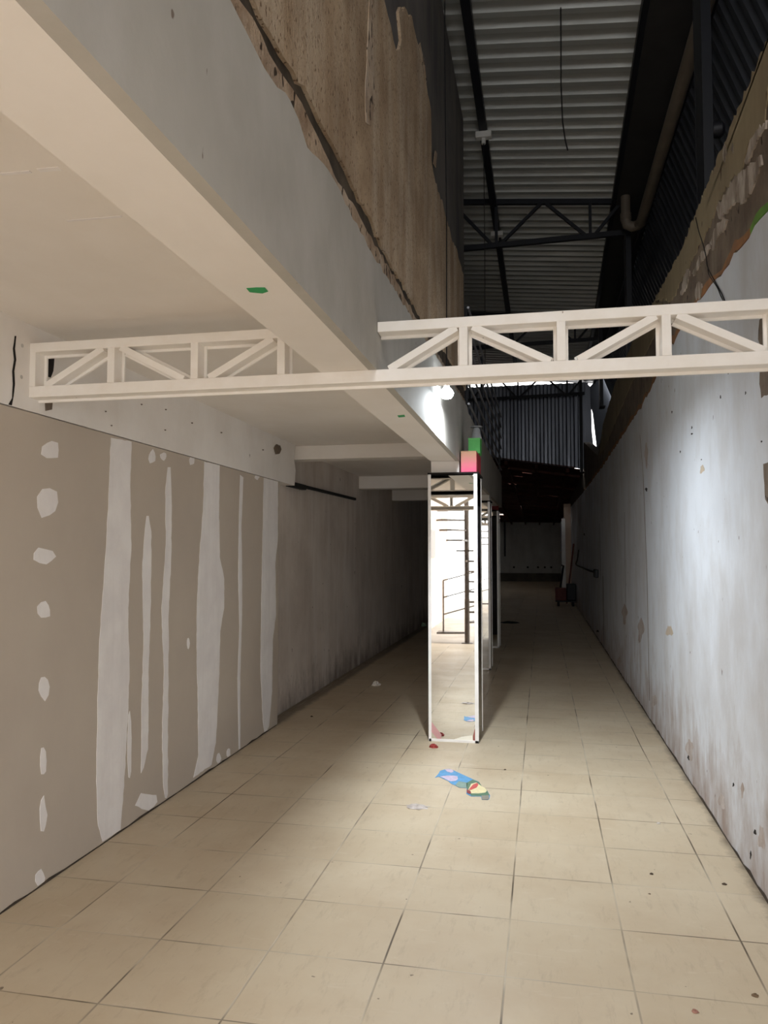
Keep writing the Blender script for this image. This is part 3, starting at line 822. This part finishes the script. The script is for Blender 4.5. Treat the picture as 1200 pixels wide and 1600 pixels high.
# wires on the right wall
def wire(px, x, r, label, name='loose_wire', m=None):
    pts = [onX(u, v, x) for u, v in px]
    fine = []
    for i in range(len(pts) - 1):
        for k in range(4):
            t = k / 4
            a = pts[max(i - 1, 0)]; b_ = pts[i]; c = pts[i + 1]; d = pts[min(i + 2, len(pts) - 1)]
            fine.append(0.5 * ((2 * b_) + (c - a) * t + (2 * a - 5 * b_ + 4 * c - d) * t * t + (3 * b_ - a - 3 * c + d) * t ** 3))
    fine.append(pts[-1])
    return tag(MB().tube(fine, r, m or M['cord'], 6).build(name, smooth=True, loc=pts[0]), label, 'wire')


wire([(1087, 340), (1092, 362), (1098, 380), (1103, 400), (1106, 418), (1115, 436), (1124, 452), (1130, 464), (1133, 472)], XR - 0.0045, 0.003, 'thin wire hanging down the peeling right wall to the cream truss')
wire([(1106, 418), (1108, 430), (1120, 448), (1126, 462), (1130, 470)], XR - 0.003, 0.0025, 'short second wire crossing the orange edge above the cream truss')
wire([(1152, 490), (1157, 496), (1165, 492), (1178, 490), (1190, 489)], XR - 0.002, 0.003, 'bent scrap of wire on the white wall behind the cream truss')
wire([(904, 860), (902, 874), (900, 882), (910, 887), (922, 892), (930, 894)], XR - 0.019, 0.018, 'dark cable drooping to a socket box far along the right wall')
p = onX(934, 896, XR)
jb = thing('junction_box', 'small dark junction box at the end of the drooping cable', 'junction box', (XR - 0.03, p.y, p.z))
part(MB().box(XR - 0.06, XR - 0.001, p.y - 0.2, p.y + 0.2, p.z - 0.07, p.z + 0.07, M['purlin']), 'housing', jb, bevel=0.01)
part(MB().box(XR - 0.064, XR - 0.06, p.y - 0.17, p.y + 0.17, p.z - 0.055, p.z + 0.055, M['black_steel']), 'cover', jb)

# black trunking on the left wall
bt = thing('wall_trunking', 'thin black cable rail fixed high on the left plaster wall', 'cable rail', (XL, 6.9, 2.18))
part(MB().bar((XL + 0.02, 6.9, 2.185), (XL + 0.02, 9.8, 2.21), 0.03, 0.03, M['cord']), 'rail', bt)
part(MB().bar((XL + 0.03, 7.05, 2.175), (XL + 0.03, 7.55, 2.178), 0.05, 0.05, M['cord']), 'end_box', bt)

# ------------------------------------------------------------------ mezzanine railing
rr = thing('mezzanine_railing', 'pale tubular railing along the mezzanine edge beyond the high wall', 'railing', (XB - 0.02, 7.0, 2.80))
xr_ = XB + 0.005
for z in (2.88, 3.06, 3.24, 3.42, 3.60, 3.78): part(MB().tube([(xr_, 6.6 if z > 5 else 7.02, z), (xr_, 12.9, z)], 0.012, M['rail'], 8), 'rail', rr, smooth=True)
for y in (7.1, 9.0, 10.9, 12.8): part(MB().box(xr_ - 0.045, xr_ - 0.015, y, y + 0.03, 2.80, 3.82, M['black_steel']), 'baluster', rr)

# ------------------------------------------------------------------ spiral stair by the street opening
ST = plain('dark_stair_steel', S(96, 86, 78), 0.5, 0.2, 0.2)
sx, sy = -1.30, -1.2
stair = thing('spiral_staircase', 'dark steel spiral staircase outside the opening, reflected in the column mirror', 'staircase', (sx, sy, -0.09))
part(MB().tube([(sx, sy, -0.09), (sx, sy, 2.42)], 0.045, ST, 14), 'centre_pole', stair, smooth=True)
part(MB().lathe((sx, sy, -0.09), [(0.1, 0), (0.1, 0.012), (0.05, 0.02)], ST, 16), 'base_plate', stair)
NT_ = 13
def step_angle(i): return math.radians(180 if i == 0 else -80 + 21 * i)
for i in range(NT_):
    z = 0.08 + 0.18 * i; a = step_angle(i)
    d = Vector((math.cos(a), math.sin(a), 0)); n = Vector((-d.y, d.x, 0))
    c = Vector((sx, sy, z))
    q = [c + d * 0.05 - n * 0.04, c + d * 0.52 - n * 0.15, c + d * 0.52 + n * 0.15, c + d * 0.05 + n * 0.04]
    part(MB().prism(q, (0, 0, 0.03), ST), 'tread', stair)
post = []
for i in (0, 1, 2):
    z = 0.11 + 0.18 * i; a = step_angle(i)
    p = Vector((sx, sy, 0)) + Vector((math.cos(a), math.sin(a), 0)) * (0.42 if i == 0 else 0.5)
    part(MB().tube([(p.x, p.y, z), (p.x, p.y, z + 0.9)], 0.014, ST, 8), 'baluster', stair, smooth=True)
    post.append(Vector((p.x, p.y, z + 0.9)))
for dz in (0, -0.3, -0.6): part(MB().tube([q + Vector((0, 0, dz)) for q in post], 0.012, ST, 8), 'handrail' if dz == 0 else 'mid_rail', stair, smooth=True)

tag(MB().box(-2.28, -2.25, -4.1, -3.2, 1.40, 1.98, plain('grey_panel', S(150, 140, 134), 0.6)).build('wall_panel', bevel=0.004, loc=(-2.28, -3.6, 1.4)),
    'grey panel on the outside wall, seen only in the column mirror', 'panel')
# ------------------------------------------------------------------ litter on the floor
def zf(px): return [onZ(u, v, 0.002) for u, v in px]
PB = plain('print_blue', S(92, 156, 204), 0.55, 0, 0.12, 30)
PP = plain('print_lilac', S(204, 188, 210), 0.55, 0, 0.12, 30)
PG = plain('print_grey_green', S(136, 160, 150), 0.55, 0, 0.12, 30)
PD = plain('print_dark_green', S(96, 128, 104), 0.55, 0, 0.12, 30)
PRd = plain('print_red', S(202, 92, 88), 0.55, 0, 0.1, 30)
PY = plain('print_cream', S(228, 216, 172), 0.55, 0, 0.08, 30)
PT = plain('print_taupe', S(146, 140, 128), 0.55, 0, 0.1, 30)
mb = MB()
def pz(x, y): return [(640 + a / 7.275, 1060 + b_ / 7.275) for a, b_ in zip(x, y)]
def lay(px, m, lvl):
    mb.prism([Vector((p.x, p.y, 0.0012 + 0.0008 * lvl)) for p in zf(px)], (0, 0, 0.0007), m)
lay(pz((285, 330, 345, 410, 450, 490, 600, 720, 790, 820, 880, 915, 905, 890, 820, 810, 700, 645, 650, 560, 520, 470, 440, 350, 330),
       (1130, 1080, 1050, 1030, 1028, 1040, 1090, 1145, 1175, 1225, 1270, 1330, 1370, 1380, 1378, 1340, 1340, 1310, 1245, 1240, 1215, 1195, 1165, 1125, 1115)), PB, 0)
lay(pz((345, 420, 500, 545, 550, 520, 470, 440, 380), (1115, 1105, 1105, 1115, 1145, 1165, 1170, 1160, 1130)), PP, 1)
lay(pz((400, 440, 490, 500, 470, 430), (1035, 1030, 1040, 1062, 1072, 1062)), PP, 1)
lay(pz((520, 560, 650, 655, 645, 560), (1210, 1170, 1185, 1225, 1243, 1240)), PG, 1)
lay(pz((645, 700, 720, 790, 820, 880, 910, 900, 800, 700, 650), (1190, 1160, 1150, 1178, 1225, 1272, 1330, 1330, 1338, 1335, 1250)), PD, 1)
lay(pz((655, 700, 760, 800, 860, 878, 860, 780, 700, 655), (1290, 1200, 1185, 1215, 1250, 1280, 1300, 1310, 1308, 1300)), PY, 2)
lay(pz((670, 720, 770, 782, 760, 700), (1270, 1210, 1190, 1215, 1245, 1270)), PRd, 3)
lay(pz((650, 690, 700, 680, 650), (1265, 1280, 1305, 1318, 1300)), plain('print_maroon', S(140, 62, 66), 0.55), 3)
lay(pz((815, 900, 905, 890, 820), (1335, 1330, 1365, 1380, 1378)), PT, 2)
tag(mb.build('printed_paper_scrap', loc=(-0.55, 5.1, 0)), 'torn scrap of blue and green printed paper on the floor before the mirrored column', 'paper scrap')


def crumple(name, label, cat, c, rx, ry, h, m, seed, flat=0.2):
    r = random.Random(seed); mb = MB(); n = 14; k = 5
    vs = []; fs = []
    for i in range(k + 1):
        ph = math.pi / 2 * i / k
        for j in range(n):
            a = 2 * math.pi * j / n; q = r.uniform(0.72, 1.15)
            vs.append((c[0] + rx * q * math.cos(ph) * math.cos(a), c[1] + ry * q * math.cos(ph) * math.sin(a), max(0.0005, h * math.sin(ph) * r.uniform(0.6, 1.1)) if i else 0.0005))
    for i in range(k):
        for j in range(n):
            fs.append((i * n + j, i * n + (j + 1) % n, (i + 1) * n + (j + 1) % n, (i + 1) * n + j))
    fs.append(tuple(k * n + j for j in range(n))); fs.append(tuple(range(n - 1, -1, -1)))
    mb.add(vs, fs, m)
    return tag(mb.build(name, loc=(c[0], c[1], 0)), label, cat)


def at(u, v): return onZ(u, v, 0)
crumple('red_wrapper', 'crumpled dark red wrapper at the foot of the mirrored column', 'wrapper', at(678, 1168), 0.036, 0.026, 0.03, plain('dark_red_foil', S(150, 58, 54), 0.5, 0, 0.2, 40), 3)
crumple('white_paper', 'crumpled white paper on the shaded floor left of the mirrored column', 'paper scrap', at(588, 1071), 0.055, 0.06, 0.05, plain('white_paper', S(226, 220, 212), 0.7, 0, 0.1, 40), 4)
crumple('green_litter', 'pale green litter at the foot of the left wall, deep in shade', 'litter', at(660, 978), 0.09, 0.12, 0.07, plain('pale_green_plastic', S(150, 176, 150), 0.6, 0, 0.25, 14), 5)
crumple('dark_rag', 'flat dark rag on the far floor right of the columns', 'rag', at(797, 973), 0.20, 0.22, 0.03, plain('dark_rag', S(40, 46, 42), 0.9, 0, 0.2, 14), 6)
crumple('plastic_wrapper', 'flattened grey plastic wrapper lying left of the printed scrap', 'wrapper', at(652, 1261), 0.072, 0.05, 0.012, plain('grey_film', S(186, 176, 170), 0.4, 0, 0.15, 40), 8)
for k, (u, v, w, lab) in enumerate(((1018, 1366, 0.010, 'dark crumb on the floor tile, left of the other crumb by the right wall'), (1132, 1382, 0.011, 'dark crumb on the floor close to the right wall'),
                                   (1015, 1397, 0.006, 'tiny flat crumb just below the left dark crumb on the right floor'), (1180, 1556, 0.012, 'flat brown chip on the floor at the lower right corner'),
                                   (1086, 1581, 0.012, 'reddish flat chip on the floor near the lower right edge'), (789, 1203, 0.010, 'dark speck of debris right of the printed scrap'),
                                   (487, 1120, 0.014, 'dark speck of debris on the shaded floor by the left wall'), (1029, 1287, 0.012, 'pale plaster crumb at the foot of the right wall'))):
    crumple('debris_crumb', lab, 'debris', at(u, v), w, w * 0.9, w * 0.7, plain('crumb_%d' % k, [S(84, 70, 58), S(84, 70, 58), S(130, 112, 94), S(120, 100, 78), S(158, 118, 104), S(80, 66, 54), S(80, 66, 54), S(206, 200, 192)][k], 0.8), 50 + k)['group'] = 'debris on the floor'
# green marks on the long beam
GT = plain('green_tape', S(58, 158, 96), 0.6, 0, 0.06)
tag(MB().prism([Vector((p.x, p.y, SO - 0.0001)) for p in [onZ(u, v, SO) for u, v in ((385, 450), (400, 449), (414, 449), (419, 455), (410, 458), (390, 456))]], (0, 0, -0.0012), GT).build('green_tape', loc=(-0.8, 1.9, SO)),
    'bright green strip of tape under the plastered beam, nearest the camera', 'tape')
tag(MB().prism([Vector((p.x, p.y, SO - 0.0001)) for p in [onZ(u, v, SO) for u, v in ((621, 649), (632, 648), (633, 651), (623, 652))]], (0, 0, -0.0012), GT).build('green_tape', loc=(-0.75, 3.9, SO)),
    'small green tape fleck under the beam beyond the cream truss', 'tape')

# ------------------------------------------------------------------ far end by the right wall
RD = plain('dull_red_plastic', S(104, 54, 48), 0.6, 0, 0.15)
cx_, cy_ = 0.62, 22.2
ct = thing('hand_cart', 'low dark cart with a red bin at the far foot of the right wall', 'cart', (cx_, cy_, 0))
part(MB().box(0.36, 0.66, cy_ - 0.15, cy_ + 0.35, 0.16, 0.50, RD), 'red_bin', ct, bevel=0.02)
part(MB().box(0.67, 0.92, cy_ - 0.1, cy_ + 0.35, 0.16, 0.62, M['black_steel']), 'dark_bin', ct, bevel=0.02)
part(MB().box(0.36, 0.92, cy_ - 0.2, cy_ + 0.4, 0.12, 0.155, M['purlin']), 'deck', ct)
for x in (0.44, 0.84):
    for y in (cy_ - 0.12, cy_ + 0.32): part(MB().tube([(x - 0.03, y, 0.06), (x + 0.03, y, 0.06)], 0.06, M['cord'], 16), 'wheel', ct, smooth=True)
part(MB().tube([(0.50, cy_ + 0.38, 0.15), (0.52, cy_ + 0.4, 0.55), (0.60, cy_ + 0.4, 1.12), (0.54, cy_ + 0.4, 1.13)], 0.028, M['black_steel'], 8), 'handle', ct, smooth=True)
tag(MB().tube([(0.70, 23.1, 0.012), (0.92, 23.3, 1.75)], 0.025, RD, 10).build('red_stick', smooth=True, loc=(0.7, 23.1, 0)), 'long red stick leaning on the far right wall behind the cart', 'stick')
tag(MB().bar((0.66, 24.4, 0.02), (0.70, 25.9, 2.6), 0.12, 0.03, M['white_frame'], up=(0, -1, 0.5)).build('white_plank', loc=(0.66, 24.4, 0)), 'narrow white plank leaning against the pillar at the far right', 'plank')
for k, x in enumerate((-1.42, -0.72, -0.20, 0.14, 0.46)):
    o = tag(MB().tube([(x, 40.302, 0.72), (x, 40.24, 0.72)], 0.05, M['hole'], 12).build('hole_disc', loc=(x, 40.3, 0.72)), 'dark plug standing for a hole low on the far rear wall', 'disc', 'row of hole discs on the rear wall')  # raised dark discs put in for holes in the wall
tag(MB().tube([(-1.72, 37.0, 1.3), (-1.72, 37.0, 3.0)], 0.04, M['cord'], 8).build('hanging_rod', loc=(-1.72, 37.0, 1.3)), 'dark rod hanging before the far rear wall, left side', 'rod')

# rafters under the low tiled roof
for k, x in enumerate((-2.2, -1.5, -0.8, -0.1, 0.6)):
    i = (x + 2.7) / 3.95 * NX
    a = lroof(i, 0) + Vector((0, 0.1, -0.07)); b_ = lroof(i, NY) + Vector((0, -0.4, -0.07))
    tag(MB().bar(a, b_, 0.07, 0.09, M['clay']).build('roof_rafter', loc=a), ['leftmost', 'second from left', 'middle', 'second from right', 'rightmost'][k] + ' dark rafter under the low tiled roof at the back', 'rafter', 'rafters under the tiled roof')
for k, j in enumerate((1, 5, 9, 14, 20)):
    a = lroof(0.3, j) + Vector((0, 0, -0.13)); b_ = lroof(NX - 1.4, j) + Vector((0, 0, -0.13))
    tag(MB().bar(a, b_, 0.05, 0.05, M['clay']).build('roof_batten', loc=a), ['nearest', 'second nearest', 'middle', 'second farthest', 'farthest'][k] + ' batten crossing under the low tiled roof', 'batten', 'battens under the tiled roof')

# ------------------------------------------------------------------ daylight
w = bpy.data.worlds.new('overcast'); scene.world = w; w.use_nodes = True
bg = w.node_tree.nodes['Background']
bg.inputs[0].default_value = (1.0, 0.995, 0.985, 1); bg.inputs[1].default_value = 4.7
pl = bpy.data.lights.new('door_portal', 'AREA'); pl.shape = 'RECTANGLE'; pl.size = 3.4; pl.size_y = 2.7
pl.cycles.is_portal = True
po = bpy.data.objects.new('door_portal', pl); COL.objects.link(po)
po.location = (-0.75, YF - 0.16, 1.25); po.rotation_euler = (math.radians(90), 0, 0)

pl2 = bpy.data.lights.new('front_gap_portal', 'AREA'); pl2.shape = 'RECTANGLE'; pl2.size = 3.1; pl2.size_y = 2.6
pl2.cycles.is_portal = True  # samples sky through the gap added above the street front
po2 = bpy.data.objects.new('front_gap_portal', pl2); COL.objects.link(po2)
po2.location = (0.85, YF - 0.16, 4.75); po2.rotation_euler = (math.radians(90), 0, 0)

vs_ = scene.view_settings
vs_.view_transform = 'Standard'; vs_.look = 'None'; vs_.exposure = 0.0; vs_.gamma = 1.0; vs_.use_curve_mapping = False
cy = scene.cycles
cy.use_denoising = True
cy.max_bounces = 10; cy.diffuse_bounces = 7; cy.glossy_bounces = 5
cy.sample_clamp_indirect = 8.0
cy.caustics_reflective = True; cy.blur_glossy = 0.0; cy.caustics_refractive = False
